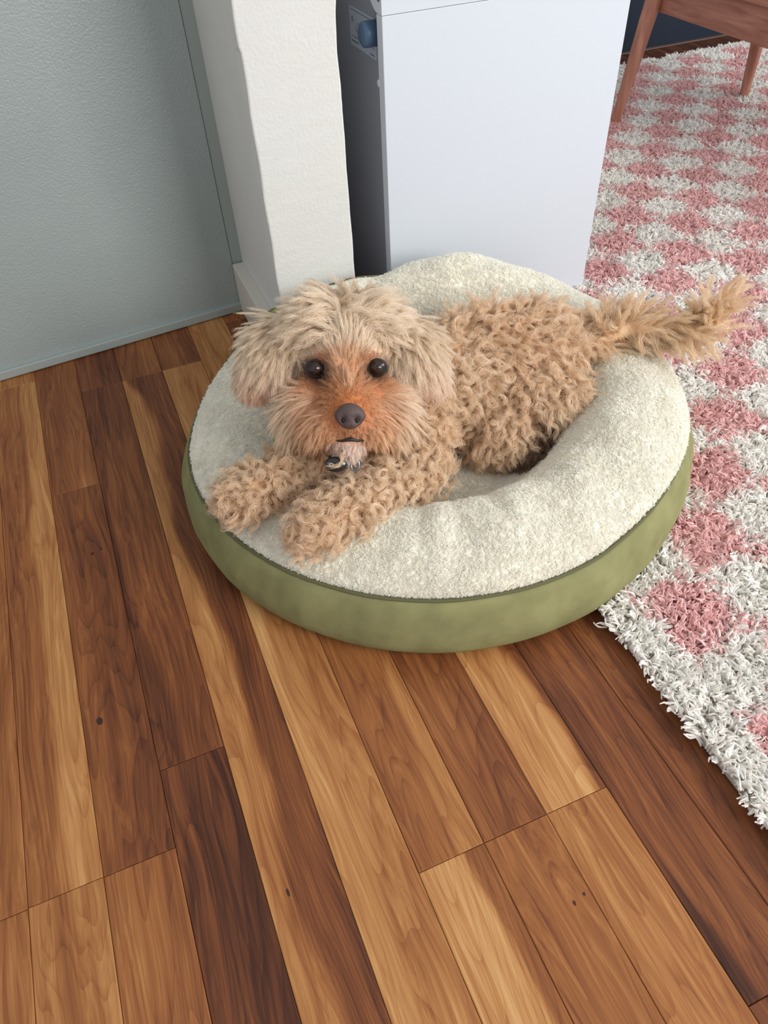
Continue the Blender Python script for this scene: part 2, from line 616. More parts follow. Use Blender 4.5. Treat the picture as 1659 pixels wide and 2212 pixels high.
def pillar():
    bm = bmesh.new()
    x0, x1, y0, y1, H = 0.215, 0.3405, 0.995, 1.40, 2.3
    nz = 150
    prof = []
    c = 0.0025
    for (x, y) in ((x0, y1), (x0, y0 + 0.02), (x0, y0 + c), (x0 + c * 0.3, y0 + c * 0.3), (x0 + c, y0), (x0 + 0.03, y0), (x0 + 0.06, y0), (x0 + 0.09, y0), (x1 - c, y0), (x1 - c * 0.3, y0 + c * 0.3), (x1, y0 + c), (x1, y0 + 0.02), (x1, y1)):
        prof.append((x, y))
    r = random.Random(3)
    rows = []
    for i in range(nz):
        z = H * (i / (nz - 1)) if i > 100 else 0.75 * i / 100
        if i > 100:
            z = 0.75 + (H - 0.75) * (i - 100) / (nz - 101)
        wob = 0.0003 * math.sin(z * 37) + 0.00025 * math.sin(z * 91 + 1)
        row = []
        for j, (x, y) in enumerate(prof):
            dx = dy = 0
            if 8 <= j <= 11:
                dx = wob + (0.0022 * math.exp(-((z - 0.512) / 0.012) ** 2) - 0.0006 * math.exp(-((z - 0.455) / 0.02) ** 2))
            if 2 <= j <= 4:
                dx = 0.0007 * math.sin(z * 60) + 0.0016 * ((1.0 if z < 0.478 else 0.0))
            row.append(bm.verts.new((x + dx + r.uniform(-1, 1) * 0.00015, y + r.uniform(-1, 1) * 0.00015, z)))
        rows.append(row)
    for i in range(nz - 1):
        for j in range(len(prof) - 1):
            bm.faces.new((rows[i][j], rows[i][j + 1], rows[i + 1][j + 1], rows[i + 1][j]))
        bm.faces.new((rows[i][-1], rows[i][0], rows[i + 1][0], rows[i + 1][-1]))
    bm.faces.new(rows[-1])
    return bm


wall_p = bm_obj('wall_partition', pillar(), M_WHITE)
tag(wall_p, 'white painted wall end standing between grey wall and white cabinet', None, None, 'structure')
bl = bm_obj('baseboard_left', box_bm(0.1945, 0.2155, 0.992, 1.2435, 0.0, 0.092, 0.002), M_WHITETRIM)
tag(bl, 'off white baseboard on the shaded side of the wall end', None, None, 'structure')

wall_rear = bm_obj('wall_rear', box_bm(0.33, 0.95, 1.45, 1.53, 0.0, 2.3), M_WHITE)
tag(wall_rear, 'white wall in the narrow gap behind the white cabinet', None, None, 'structure')
wall_far = bm_obj('wall_far', box_bm(1.1, 3.6, 2.215, 2.30, 0.0, 2.3), M_NAVY)
tag(wall_far, 'dark navy wall beyond the far edge of the rug', None, None, 'structure')
tr = bm_obj('trim_1', box_bm(1.1, 3.6, 2.200, 2.2145, 0.0, 0.006, 0.002), M_TRIMDARK)
tag(tr, 'thin wooden trim strip at the foot of the dark wall', None, None, 'structure')

# ------------------------------------------------------------------ white cabinet
CX0, CX1, CY = 0.4065, 0.786, 1.010
cab = empty('cabinet', (0.6, 1.2, 0.0), 'white laminate cabinet with side knob behind the dog bed', 'cabinet')
bm_obj('front_panel', box_bm(CX0, CX1, CY, CY + 0.019, 0.012, 0.4845, 0.0008), M_LAM, cab)
bm_obj('side_panel', box_bm(CX0 + 0.012, CX0 + 0.030, CY + 0.0192, CY + 0.42, 0.012, 0.64), M_SIDE, cab)
bm_obj('side_panel', box_bm(CX1 - 0.020, CX1 - 0.002, CY + 0.0192, CY + 0.42, 0.012, 0.64), M_SIDE, cab)
bm_obj('back_panel', box_bm(CX0 + 0.0302, CX1 - 0.0202, CY + 0.40, CY + 0.412, 0.012, 0.64), M_SIDE, cab)
bm_obj('bottom_panel', box_bm(CX0 + 0.0302, CX1 - 0.0202, CY + 0.0195, CY + 0.3998, 0.014, 0.03), M_LAM, cab)
bm_obj('top_panel', box_bm(CX0 - 0.004, CX1, CY - 0.004, CY + 0.425, 0.6405, 0.66, 0.001), M_LAM, cab)


def upper_panel():
    # a fascia whose left end is a cheek with a rounded lower back corner
    bm = bmesh.new()
    prof = [(CY, 0.4852), (CY + 0.012, 0.4852)]
    for i in range(1, 9):
        a = i / 8 * math.pi / 2
        prof.append((CY + 0.012 + 0.038 * math.sin(a), 0.4852 + 0.04 * (1 - math.cos(a))))
    prof += [(CY + 0.05, 0.64), (CY, 0.64)]
    vs = []
    for x in (CX0, CX1):
        vs.append([bm.verts.new((x, y, z)) for y, z in prof])
    n = len(prof)
    for i in range(n):
        j = (i + 1) % n
        bm.faces.new((vs[0][i], vs[0][j], vs[1][j], vs[1][i]))
    bm.faces.new(vs[0])
    bm.faces.new(vs[1][::-1])
    return bm


up = bm_obj('upper_panel', upper_panel(), M_LAM, cab)


def disc_x(name, x, y, z, r, depth, mat, parent, seg=20, dome=0.0):
    pts = [(x, y, z), (x - depth, y, z)]
    rad = [r, r]
    if dome:
        pts = [(x, y, z)] + [(x - depth * s, y, z) for s in (0.5, 0.8, 0.95, 1.0)]
        rad = [r, r, r * 0.93, r * 0.75, r * 0.35]
    return tube(name, pts, rad, mat, parent, seg)


scr = disc_x('screw', CX0 + 0.0005, CY + 0.0085, 0.503, 0.0042, 0.0014, M_STEEL, up)
disc_x('screw_socket', CX0 - 0.0006, CY + 0.0085, 0.503, 0.002, 0.0004, M_INK, scr, 6)
disc_x('dowel_cap', CX0 + 0.001, CY + 0.0195, 0.404, 0.0048, 0.0022, M_LAM, cab, 16, 1)
kn = tube('knob', [(CX0 + 0.0125, CY + 0.040, 0.458), (CX0 - 0.009, CY + 0.040, 0.458), (CX0 - 0.0125, CY + 0.040, 0.458), (CX0 - 0.0145, CY + 0.040, 0.458), (CX0 - 0.0148, CY + 0.040, 0.458)],
          [0.0158, 0.0152, 0.0142, 0.0112, 0.003], M_KNOB, cab, 32)
SX = CX0 + 0.0118   # sticker plane
sy0, sy1, sz0, sz1 = CY + 0.052, CY + 0.152, 0.4215, 0.4705
st = bm_obj('sticker', box_bm(SX - 0.0004, SX, sy0, sy1, sz0, sz1), M_STICK, cab)


def inkbm():
    bm = bmesh.new()

    def seg(a, b, w=0.0006):
        (u0, v0), (u1, v1) = a, b
        du, dv = u1 - u0, v1 - v0
        l = math.hypot(du, dv)
        nu, nv = -dv / l * w / 2, du / l * w / 2
        x = SX - 0.0006
        q = [(u0 + nu, v0 + nv), (u1 + nu, v1 + nv), (u1 - nu, v1 - nv), (u0 - nu, v0 - nv)]
        # u: 0 at the far (left in view) end, 1 toward the front
        f = [bm.verts.new((x, sy1 - u * 1.0, sz0 + v * 1.0)) for u, v in q]
        bm.faces.new(f)

    W, Hh = sy1 - sy0, sz1 - sz0
    seg((0.006, Hh - 0.004), (W - 0.006, Hh - 0.004))
    seg((0.006, 0.0125), (W - 0.006, 0.0125))
    seg((0.004, 0.0065), (0.032, 0.0065), 0.0012)
    seg((0.076, 0.004), (0.092, 0.004), 0.0012)
    for u in (0.008, 0.045):
        t0, t1, t2 = (u, 0.031), (u + 0.006, 0.031), (u + 0.003, 0.0375)
        seg(t0, t1); seg(t1, t2); seg(t2, t0)
        seg((u + 0.003, 0.0325), (u + 0.003, 0.0355), 0.0009)
    bx = [(0.022, 0.022), (0.034, 0.032), (0.044, 0.029), (0.031, 0.018)]
    for i in range(4):
        seg(bx[i], bx[(i + 1) % 4])
    seg((0.031, 0.018), (0.0315, 0.0145)); seg((0.044, 0.029), (0.0445, 0.0255)); seg((0.0315, 0.0145), (0.0445, 0.0255))
    seg((0.0265, 0.020), (0.039, 0.0305)); seg((0.022, 0.022), (0.016, 0.034), 0.0003); seg((0.039, 0.0305), (0.046, 0.033), 0.0003)
    return bm


bm_obj('print', inkbm(), M_INK, st)

# ------------------------------------------------------------------ rug
RX0, RX1, RY0, RY1 = 0.402, 2.75, -0.55, 2.065
rug = empty('rug', (1.5, 0.8, 0.0), 'pink and cream checkered shag rug under the cabinet and chair', 'rug')
bm_obj('rug_backing', box_bm(RX0 + 0.004, RX1, RY0, RY1 - 0.004, 0.0005, 0.008, 0.001), M_RUGBASE, rug)


def build_rug():
    r = np.random.default_rng(11)
    s = 0.0047
    gx = np.arange(RX0, RX1, s)
    gy = np.arange(RY0, RY1, s)
    X, Y = np.meshgrid(gx, gy)
    x = X.ravel() + r.uniform(-0.5, 0.5, X.size) * s * 1.3
    y = Y.ravel() + r.uniform(-0.5, 0.5, X.size) * s * 1.3
    ok = (x > RX0 + 0.002) & (y < RY1 - 0.002)
    # what the bed, the cabinet and the frame edge leave open
    u = np.array([RIGHT.x, RIGHT.y, RIGHT.z]); f = np.array(FWD); v = np.array(UP)
    p = np.stack([x, y, np.zeros_like(x) + 0.015 - 0.72], 1)
    d = p @ f
    px = 829.5 + 1577.27 * (p @ u) / d
    py = 1106 - 1577.27 * (p @ v) / d
    ok &= (px > 1000) & (px < 2200) & (py > -500) & (py < 2600) & (d > 0.1)
    ok &= ~((x > 0.45) & (x < 0.765) & (y > 1.04) & (y < 1.40))
    ok &= ((x - 0.337) ** 2 + (y - 0.723) ** 2) > 0.30 ** 2
    x, y = x[ok], y[ok]
    n = len(x)
    wob = 0.006
    xx = x + r.normal(size=n) * wob
    yy = y + r.normal(size=n) * wob
    ci = np.floor((xx - 0.447) / 0.0885)
    cj = np.floor((yy - 0.290) / 0.0870)
    pink = ((ci + cj) % 2 == 0) & (ci >= 0) & (cj < 20)
    cream = lina((248, 243, 235))
    rose = lina((238, 194, 190))
    col = np.where(pink[:, None], rose, cream)
    # tufts lean together in patches
    ang = 6.283 * r.random(n)
    fx = np.sin(x * 61 + 2 * np.sin(y * 47)) + 0.7 * np.sin(y * 83 + x * 29)
    fy = np.cos(y * 57 + 2 * np.sin(x * 53)) + 0.7 * np.sin(x * 71 - y * 37)
    lean = np.stack([np.cos(ang) * 0.8 + fx * 0.5, np.sin(ang) * 0.8 + fy * 0.5, np.zeros(n)], 1)
    # pile spills over the edges
    lean[:, 0] -= 0.8 * np.exp(-(x - RX0) / 0.008)
    lean[:, 1] += 0.8 * np.exp(-(RY1 - y) / 0.008)
    L = r.uniform(0.016, 0.025, n)
    K = 5
    t = np.linspace(0, 1, K)
    up = np.array([0, 0, 1.0])
    dirs = norm(up[None, None] * (1.0 - 0.95 * t)[None, :, None] + lean[:, None, :] * (0.25 + 0.7 * t)[None, :, None] + r.normal(size=(n, K, 3)) * 0.22)
    pos = np.concatenate([np.zeros((n, 1, 3)), np.cumsum(dirs[:, :-1] * (L / (K - 1))[:, None, None], 1)], 1)
    pos += np.stack([x, y, np.full(n, 0.006)], 1)[:, None, :]
    pos[..., 2] = np.maximum(pos[..., 2], 0.003)
    v_ = r.normal(size=n) * 0.06
    col = col * (1 + v_)[:, None]
    rad = np.array([0.0013, 0.0015, 0.0016, 0.0015, 0.0008])
    # second, finer ply beside each tuft
    off = r.normal(size=(n, 1, 3)) * np.array([0.0022, 0.0022, 0.0008])
    pos2 = pos + off + r.normal(size=(n, K, 3)) * 0.0013
    pos2[..., 2] = np.maximum(pos2[..., 2], 0.003)
    off = r.normal(size=(n, 1, 3)) * np.array([0.0026, 0.0026, 0.0008])
    pos3 = pos + off + r.normal(size=(n, K, 3)) * 0.0016
    pos3[..., 2] = np.maximum(pos3[..., 2], 0.003)
    hair('pile', np.concatenate([pos, pos2, pos3]), np.concatenate([np.tile(rad, (n, 1)), np.tile(rad * 0.7, (n, 1)), np.tile(rad * 0.6, (n, 1))]), np.concatenate([col, col * 1.02, col * 0.98]), M_PILE, rug)


build_rug()

# ------------------------------------------------------------------ chair
chair = empty('chair', (1.55, 1.45, 0.02), 'red brown wooden chair standing on the checkered rug', 'chair')
ZT = 0.43
for (bx_, by_, tx, ty) in ((1.318, 1.675, 1.392, 1.668), (1.728, 1.665, 1.700, 1.655), (1.318, 0.90, 1.388, 0.945), (1.728, 0.90, 1.700, 0.945)):
    pts = [(bx_ + (tx - bx_) * s, by_ + (ty - by_) * s, 0.010 + (ZT - 0.010) * s) for s in (0, 0.02, 0.35, 0.7, 1.0)]
    tube('leg', pts, [0.010, 0.0115, 0.0165, 0.0205, 0.020], M_CHAIR, chair, 16)


def rail(x0, x1, y0, y1, z0, z1):
    return bm_obj('seat_rail', box_bm(x0, x1, y0, y1, z0, z1, 0.003), M_CHAIRRAIL, chair)


rail(1.378, 1.398, 0.93, 1.69, 0.256, 0.325)
rail(1.680, 1.700, 0.93, 1.69, 0.256, 0.325)
rail(1.3985, 1.6795, 1.655, 1.673, 0.256, 0.325)
rail(1.3985, 1.6795, 0.935, 0.953, 0.256, 0.325)
bm_obj('seat', box_bm(1.360, 1.765, 0.90, 1.72, 0.326, 0.352, 0.008, 3), M_CHAIRRAIL, chair)

# ------------------------------------------------------------------ dog bed
BC = np.array([0.337, 0.723])
bed = empty('dog_bed', (BC[0], BC[1], 0.0), 'round olive suede dog bed with cream fleece cushion on the wood floor', 'dog bed')


def sm(x, a, b):
    t = np.clip((x - a) / (b - a), 0, 1)
    return t * t * (3 - 2 * t)


def bed_k(th):
    s = np.where(np.sin(th) > 0, 0.775, 1.0)
    return 1 / np.sqrt(np.cos(th) ** 2 + (np.sin(th) / s) ** 2)


def bed_lift(th):
    # the far side is pushed up against pillar and cabinet; the right side sits on the rug
    return 0.050 * sm(np.sin(th), 0.1, 0.95) + 0.018 * sm(np.cos(th), 0.0, 0.8)


def revolve(name, prof, mat, parent, nth=160, zfun=None, rfun=None):
    """prof: list of (r, z, lift share)"""
    th = np.linspace(0, 2 * np.pi, nth, endpoint=False)
    verts = []
    for (r0, z0, ls) in prof:
        k = bed_k(th)
        rr = r0 * k
        zz = z0 + bed_lift(th) * ls
        if rfun is not None:
            rr = rr + rfun(th, r0, z0)
        if zfun is not None:
            zz = zz + zfun(th, r0, z0)
        xx = BC[0] + rr * np.cos(th)
        zz = np.maximum(zz, 0.0095 * sm(xx, 0.385, 0.402))   # lies over the rug's edge
        verts.append(np.stack([xx, BC[1] + rr * np.sin(th), zz], 1))
    verts = np.concatenate(verts)
    faces = []
    for i in range(len(prof) - 1):
        for j in range(nth):
            j2 = (j + 1) % nth
            faces.append((i * nth + j, i * nth + j2, (i + 1) * nth + j2, (i + 1) * nth + j))
    return mesh(name, verts, faces, mat, parent, True)


def side_wob(th, r0, z0):
    h = np.exp(-((z0 - 0.05) / 0.03) ** 2)
    left = sm(-np.cos(th), 0.3, 0.8) * sm(-np.sin(th), 0.0, 0.5)
    return 0.009 * sm(np.cos(th), 0.3, 0.95) * (r0 > 0.3) + h * (0.0016 * np.sin(th * 9 + 1) + 0.0012 * np.sin(th * 23 + 2) + left * 0.0016 * np.sin(th * 85))


def back_rise(th, r0, z0):
    return 0.022 * sm(np.sin(th), 0.55, 0.9) * sm(z0, 0.03, 0.085) * sm(-np.cos(th), -0.45, 0.05)


side = revolve('side_band', [(0.0, 0.002, 0), (0.20, 0.002, 0), (0.330, 0.002, 0), (0.340, 0.006, 0.15), (0.3455, 0.016, 0.3), (0.3475, 0.030, 0.5), (0.346, 0.047, 0.7), (0.342, 0.063, 0.85), (0.337, 0.076, 0.95), (0.3315, 0.085, 1.0), (0.325, 0.089, 1.0), (0.317, 0.083, 1.0)], M_SUEDE, bed, 200, rfun=side_wob, zfun=back_rise)
revolve('piping', [(0.3275 + 0.0022 * math.cos(a), 0.0885 + 0.0022 * math.sin(a), 1.0) for a in np.linspace(0, 2 * np.pi, 9)], M_PIPE, bed, 200, rfun=side_wob, zfun=back_rise)

# fleece cushion: broad bolster around a hollow
CPROF = [(0.3225, 0.083), (0.3240, 0.091), (0.322, 0.099), (0.314, 0.108), (0.303, 0.1165), (0.289, 0.124), (0.272, 0.1295), (0.254, 0.1315), (0.236, 0.1295), (0.220, 0.123), (0.206, 0.112), (0.194, 0.097), (0.183, 0.080), (0.170, 0.066), (0.150, 0.058), (0.12, 0.054), (0.08, 0.052), (0.04, 0.052), (0.0, 0.052)]


def cush_z(th, r0, z0):
    w = sm(z0, 0.085, 0.125) * (r0 > 0.15)
    left = sm(-np.cos(th), 0.35, 0.95)
    z = -0.016 * left * w
    # folds of the bolster
    fold = 0.0035 * np.sin(th * 7 + 0.6) + 0.002 * np.sin(th * 17 + r0 * 40)
    pinch = -0.0035 * np.exp(-((th - 4.42) / 0.05) ** 2) - 0.003 * np.exp(-((th - 4.62) / 0.045) ** 2) - 0.003 * np.exp(-((th - 4.25) / 0.04) ** 2)
    z = z + w * (fold + pinch * sm(0.33 - r0, 0.02, 0.08))
    return z


cush = revolve('cushion', [(r0, z0, 1.0 if r0 > 0.2 else max(0.0, (r0 - 0.14) / 0.06)) for r0, z0 in CPROF], M_FLEECEBASE, bed, 220, zfun=cush_z, rfun=lambda th, r0, z0: 0.014 * sm(np.cos(th), 0.3, 0.95) * (r0 > 0.2))
for p_ in cush.data.polygons:
    pass
cush.data.update()


def build_fleece():
    r = np.random.default_rng(5)
    n = 90000
    p, nn = sample_mesh(cush.data, n, 5)
    if np.mean(nn[:, 2]) < 0:
        nn = -nn
    flow = np.stack([np.sin(p[:, 0] * 90 + 3 * np.sin(p[:, 1] * 60)), np.cos(p[:, 1] * 85 + 3 * np.sin(p[:, 0] * 70)), -0.4 * np.ones(n)], 1)
    flow = flow + r.normal(size=(n, 3)) * 0.6
    L = r.uniform(0.0040, 0.0062, n)
    o = np.ones(n)
    g = grow(p - nn * 0.0008, nn, flow, L, o * 1.1, o * 0.25, o * 0.15, o * 0.0006, o * 0.8, 5, r)
    s = strands(g, nn, 5, o * 0.0024, 0.40, r, 0.0004)
    base = lina((251, 247, 235))
    col = base[None] * (1 + r.normal(size=(n, 1)) * 0.03)
    col = np.repeat(col, 5, axis=0)
    hair('fleece', s, np.array([0.00034, 0.00033, 0.0003, 0.00025, 0.00014]), col, M_FLEECE, cush)


build_fleece()

# ------------------------------------------------------------------ dog
HO = np.array([0.213, 0.678, 0.223])
HR = np.array([0.936, -0.345, -0.069])
HU = np.array([0.252, 0.520, 0.816])
HF = np.array([-0.246, -0.781, 0.574])
HM = np.stack([HR, HU, HF])


def hw(l):
    return HO + np.asarray(l, float) @ HM


def hl(p):
    return (np.asarray(p, float) - HO) @ HM.T


dog = empty('dog', (0.35, 0.69, 0.055), 'curly apricot coloured dog lying in the dog bed and looking up', 'dog')


def blob(bm, c, rad, rot=None, sub=2):
    m = Matrix.Translation(Vector(c)) @ (rot.to_4x4() if rot is not None else Matrix.Identity(4)) @ Matrix.Diagonal((*rad, 1)) if not isinstance(rad, float) else Matrix.Translation(Vector(c)) @ Matrix.Scale(rad, 4)
    bmesh.ops.create_icosphere(bm, subdivisions=sub, radius=1.0, matrix=m)


def limb(bm, pts, rads):
    for (a, ra), (b, rb) in zip(zip(pts[:-1], rads[:-1]), zip(pts[1:], rads[1:])):
        a, b = np.array(a, float), np.array(b, float)
        n = max(2, int(np.linalg.norm(b - a) / (0.3 * min(ra, rb))))
        for i in range(n + 1):
            s = i / n
            blob(bm, a + (b - a) * s, float(ra + (rb - ra) * s), sub=2)


head_rot = Matrix((tuple(HR), tuple(HU), tuple(HF))).transposed()
bm = bmesh.new()
# trunk
limb(bm, [(0.262, 0.688, 0.128), (0.33, 0.708, 0.130), (0.41, 0.720, 0.130), (0.485, 0.712, 0.128)], [0.068, 0.068, 0.070, 0.071])
# near thigh, knee and hind foot
blob(bm, (0.448, 0.655, 0.112), (0.078, 0.046, 0.052), Matrix.Rotation(-0.55, 3, 'Z'))
limb(bm, [(0.405, 0.640, 0.095), (0.392, 0.632, 0.082)], [0.042, 0.030])
limb(bm, [(0.41, 0.607, 0.074), (0.475, 0.594, 0.078)], [0.017, 0.019])
# neck
limb(bm, [(0.262, 0.690, 0.150), (0.235, 0.690, 0.190), (0.222, 0.690, 0.220)], [0.062, 0.056, 0.052])
# chest front
blob(bm, (0.212, 0.640, 0.118), (0.050, 0.046, 0.050))
# forelegs
limb(bm, [(0.268, 0.642, 0.120), (0.258, 0.596, 0.100), (0.190, 0.562, 0.1205), (0.136, 0.541, 0.132), (0.120, 0.534, 0.1325)], [0.046, 0.034, 0.024, 0.022, 0.0225])
limb(bm, [(0.192, 0.672, 0.125), (0.157, 0.650, 0.116), (0.106, 0.632, 0.124), (0.070, 0.620, 0.132), (0.058, 0.615, 0.132)], [0.044, 0.032, 0.024, 0.022, 0.022])
# tail
limb(bm, [(0.535, 0.705, 0.135), (0.570, 0.690, 0.157), (0.607, 0.664, 0.174), (0.642, 0.636, 0.180), (0.668, 0.612, 0.180), (0.690, 0.612, 0.190), (0.712, 0.628, 0.205)], [0.026, 0.016, 0.0125, 0.011, 0.010, 0.009, 0.007])
# head
blob(bm, hw((0, 0.014, -0.006)), (0.063, 0.058, 0.062), head_rot)
blob(bm, hw((0, 0.012, 0.026)), (0.046, 0.038, 0.036), head_rot)
for s in (-1, 1):
    blob(bm, hw((0.030 * s, -0.042, 0.026)), (0.036, 0.040, 0.036), head_rot)
    blob(bm, hw((0.017 * s, -0.058, 0.066)), (0.021, 0.019, 0.024), head_rot)
limb(bm, [hw((0, -0.030, 0.040)), hw((0.002, -0.046, 0.070)), hw((0.003, -0.052, 0.086))], [0.034, 0.025, 0.017])
limb(bm, [hw((0.001, -0.066, 0.040)), hw((0.002, -0.079, 0.070))], [0.026, 0.0135])
me0 = bpy.data.meshes.new('body_raw')
bm.to_mesh(me0)
bm.free()
tmp = bpy.data.objects.new('body_raw', me0)
C.objects.link(tmp)
md = tmp.modifiers.new('remesh', 'REMESH')
md.mode = 'VOXEL'
md.voxel_size = 0.0042
ms = tmp.modifiers.new('smooth', 'SMOOTH')
ms.factor = 0.5
ms.iterations = 6
bpy.context.view_layer.update()
dg = bpy.context.evaluated_depsgraph_get()
bme = bpy.data.meshes.new_from_object(tmp.evaluated_get(dg))
bme.name = 'body'
bpy.data.objects.remove(tmp)
bpy.data.meshes.remove(me0)
bme.materials.clear()
bme.materials.append(M_SKIN)
bme.polygons.foreach_set('use_smooth', [True] * len(bme.polygons))
body = link(bpy.data.objects.new('body', bme), dog)

EYES = (np.array([-0.0338, -0.001, 0.0472]), np.array([0.0338, 0.000, 0.0488]))


def sphere_part(name, c, rad, mat, parent, rot=None, sub=3):
    b_ = bmesh.new()
    blob(b_, c, rad, rot, sub)
    return bm_obj(name, b_, mat, parent, True)


for e in EYES:
    toward = np.array([0.0, 0.05, 1.0])
    toward = toward / np.linalg.norm(toward)
    ey = sphere_part('eye', hw(e), (0.0105, 0.0105, 0.0105), M_EYE, dog, head_rot)
    sphere_part('iris', hw(e + toward * 0.0047), (0.0074, 0.0074, 0.0064), M_IRIS, ey, head_rot)
    sphere_part('pupil', hw(e + toward * 0.0054), (0.0052, 0.0052, 0.00605), M_PUPIL, ey, head_rot)
    # dark rim of the lids
    pts = []
    for i in range(25):
        a = i / 24 * 2 * math.pi
        pts.append(hw(e + np.array([0.0100 * math.cos(a), 0.0082 * math.sin(a), 0.0048 - 0.0016 * abs(math.cos(a))])))
    tube('eyelid', pts, [0.0016] * 25, M_LID, ey, 8, False)

# nose: a rounded leather pad with two nostrils
NC = np.array([0.003, -0.0500, 0.0965])


def nose_mesh():
    b_ = bmesh.new()
    bmesh.ops.create_icosphere(b_, subdivisions=4, radius=1.0)
    for v in b_.verts:
        x, y, z = v.co
        wid = 0.0168 * (1.0 - 0.24 * max(0.0, -y)) * (1 - 0.10 * max(0, y))
        hh = 0.0138
        X, Y, Z = x * wid, y * hh, z * 0.0115
        # nostrils pressed in at both sides, groove in the middle
        for s in (-1, 1):
            dd = ((X - s * 0.0068) / 0.0038) ** 2 + ((Y + 0.0032) / 0.0046) ** 2
            if z > 0:
                Z -= 0.0055 * math.exp(-dd)
        if z > 0 and Y < 0.002:
            Z -= 0.0016 * math.exp(-(X / 0.0010) ** 2)
        w = hw(NC + np.array([X, Y, Z]))
        v.co = Vector(w)
    return b_


nose = bm_obj('nose', nose_mesh(), M_NOSE, dog, True)
for s in (-1, 1):
    sphere_part('nostril', hw(NC + np.array([0.0069 * s, -0.0034, 0.0046])), (0.0028, 0.0040, 0.0022), M_NOSTRIL, nose, head_rot, 2)
pts = [hw((0.003 + 0.0145 * q, -0.0758 - 0.0016 * q * q + 0.0006 * math.cos(q * 5), 0.0870 - 0.007 * q * q)) for q in np.linspace(-1, 1, 13)]
tube('mouth', pts, [0.0008 + 0.0016 * (1 - abs(q)) for q in np.linspace(-1, 1, 13)], M_LIP, dog, 8)

# ears: soft flaps hanging beside the head
EARS = []


def make_ear(side, pts, widths, outward):
    """pts local head spline from base to tip; flap with thickness"""
    b_ = bmesh.new()
    K = len(pts)
    pts = [np.array(p, float) for p in pts]
    nu = 12
    rings = []
    for i, p in enumerate(pts):
        t = norm(pts[min(i + 1, K - 1)] - pts[max(i - 1, 0)])
        o = norm(np.array(outward, float) - t * np.dot(outward, t))
        w = np.cross(t, o)
        ring = []
        for j in range(nu):
            a = j / nu * 2 * math.pi
            q = p + w * (widths[i] * math.cos(a)) + o * (0.0065 * math.sin(a) * min(1, widths[i] / 0.02) - 0.006 * math.cos(a) ** 2)
            ring.append(b_.verts.new(Vector(hw(q))))
        rings.append(ring)
    for i in range(K - 1):
        for j in range(nu):
            j2 = (j + 1) % nu
            b_.faces.new((rings[i][j], rings[i][j2], rings[i + 1][j2], rings[i + 1][j]))
    b_.faces.new(rings[0])
    b_.faces.new(rings[-1][::-1])
    o = bm_obj('ear', b_, M_SKIN, dog, True)
    m = o.modifiers.new('s', 'SUBSURF')
    m.levels = m.render_levels = 1
    EARS.append(o)
    return o


make_ear(-1, [(-0.052, 0.054, -0.018), (-0.072, 0.044, -0.012), (-0.089, 0.026, -0.006), (-0.098, 0.006, 0.000), (-0.102, -0.008, 0.002), (-0.103, -0.016, 0.003)],
         [0.014, 0.022, 0.028, 0.029, 0.022, 0.008], (-0.75, 0.15, 0.65))
make_ear(1, [(0.052, 0.054, -0.016), (0.070, 0.044, -0.010), (0.081, 0.026, -0.004), (0.087, 0.006, 0.002), (0.090, -0.010, 0.002), (0.091, -0.021, 0.003)],
         [0.014, 0.022, 0.027, 0.028, 0.021, 0.008], (0.75, 0.15, 0.65))


def noise3(p, f, s=0):
    return (np.sin(p[:, 0] * f + 1.3 * s + 1.7 * np.sin(p[:, 1] * f * 0.7 + s)) + np.sin(p[:, 1] * f * 1.1 + 2.1 * s + 1.5 * np.sin(p[:, 2] * f * 0.8)) + np.sin(p[:, 2] * f * 0.9 + 0.7 * s + 1.6 * np.sin(p[:, 0] * f * 0.75))) / 3


def mixc(a, b, t):
    return a * (1 - t[:, None]) + b * t[:, None]


CR_TOP = lina((251, 214, 172))
CR_EARTIP = lina((246, 174, 134))
CR_BODY = lina((250, 206, 160))
CR_BODY2 = lina((236, 174, 122))
CR_LEG = lina((247, 202, 156))
CR_FACE = lina((243, 174, 122))
CR_MUZ = lina((182, 92, 40))
CR_DARK = lina((48, 30, 22))
CR_TAIL = lina((246, 198, 148))


def head_mask(p):
    l = hl(p)
    d = np.sqrt((l[:, 0] / 0.085) ** 2 + ((l[:, 1] + 0.008) / 0.098) ** 2 + ((l[:, 2] - 0.02) / 0.098) ** 2)
    return d < 1.0


def visible(p, n):
    """drop roots that face the cushion from below"""
    return ~((n[:, 2] < -0.55) & (p[:, 2] < 0.13))


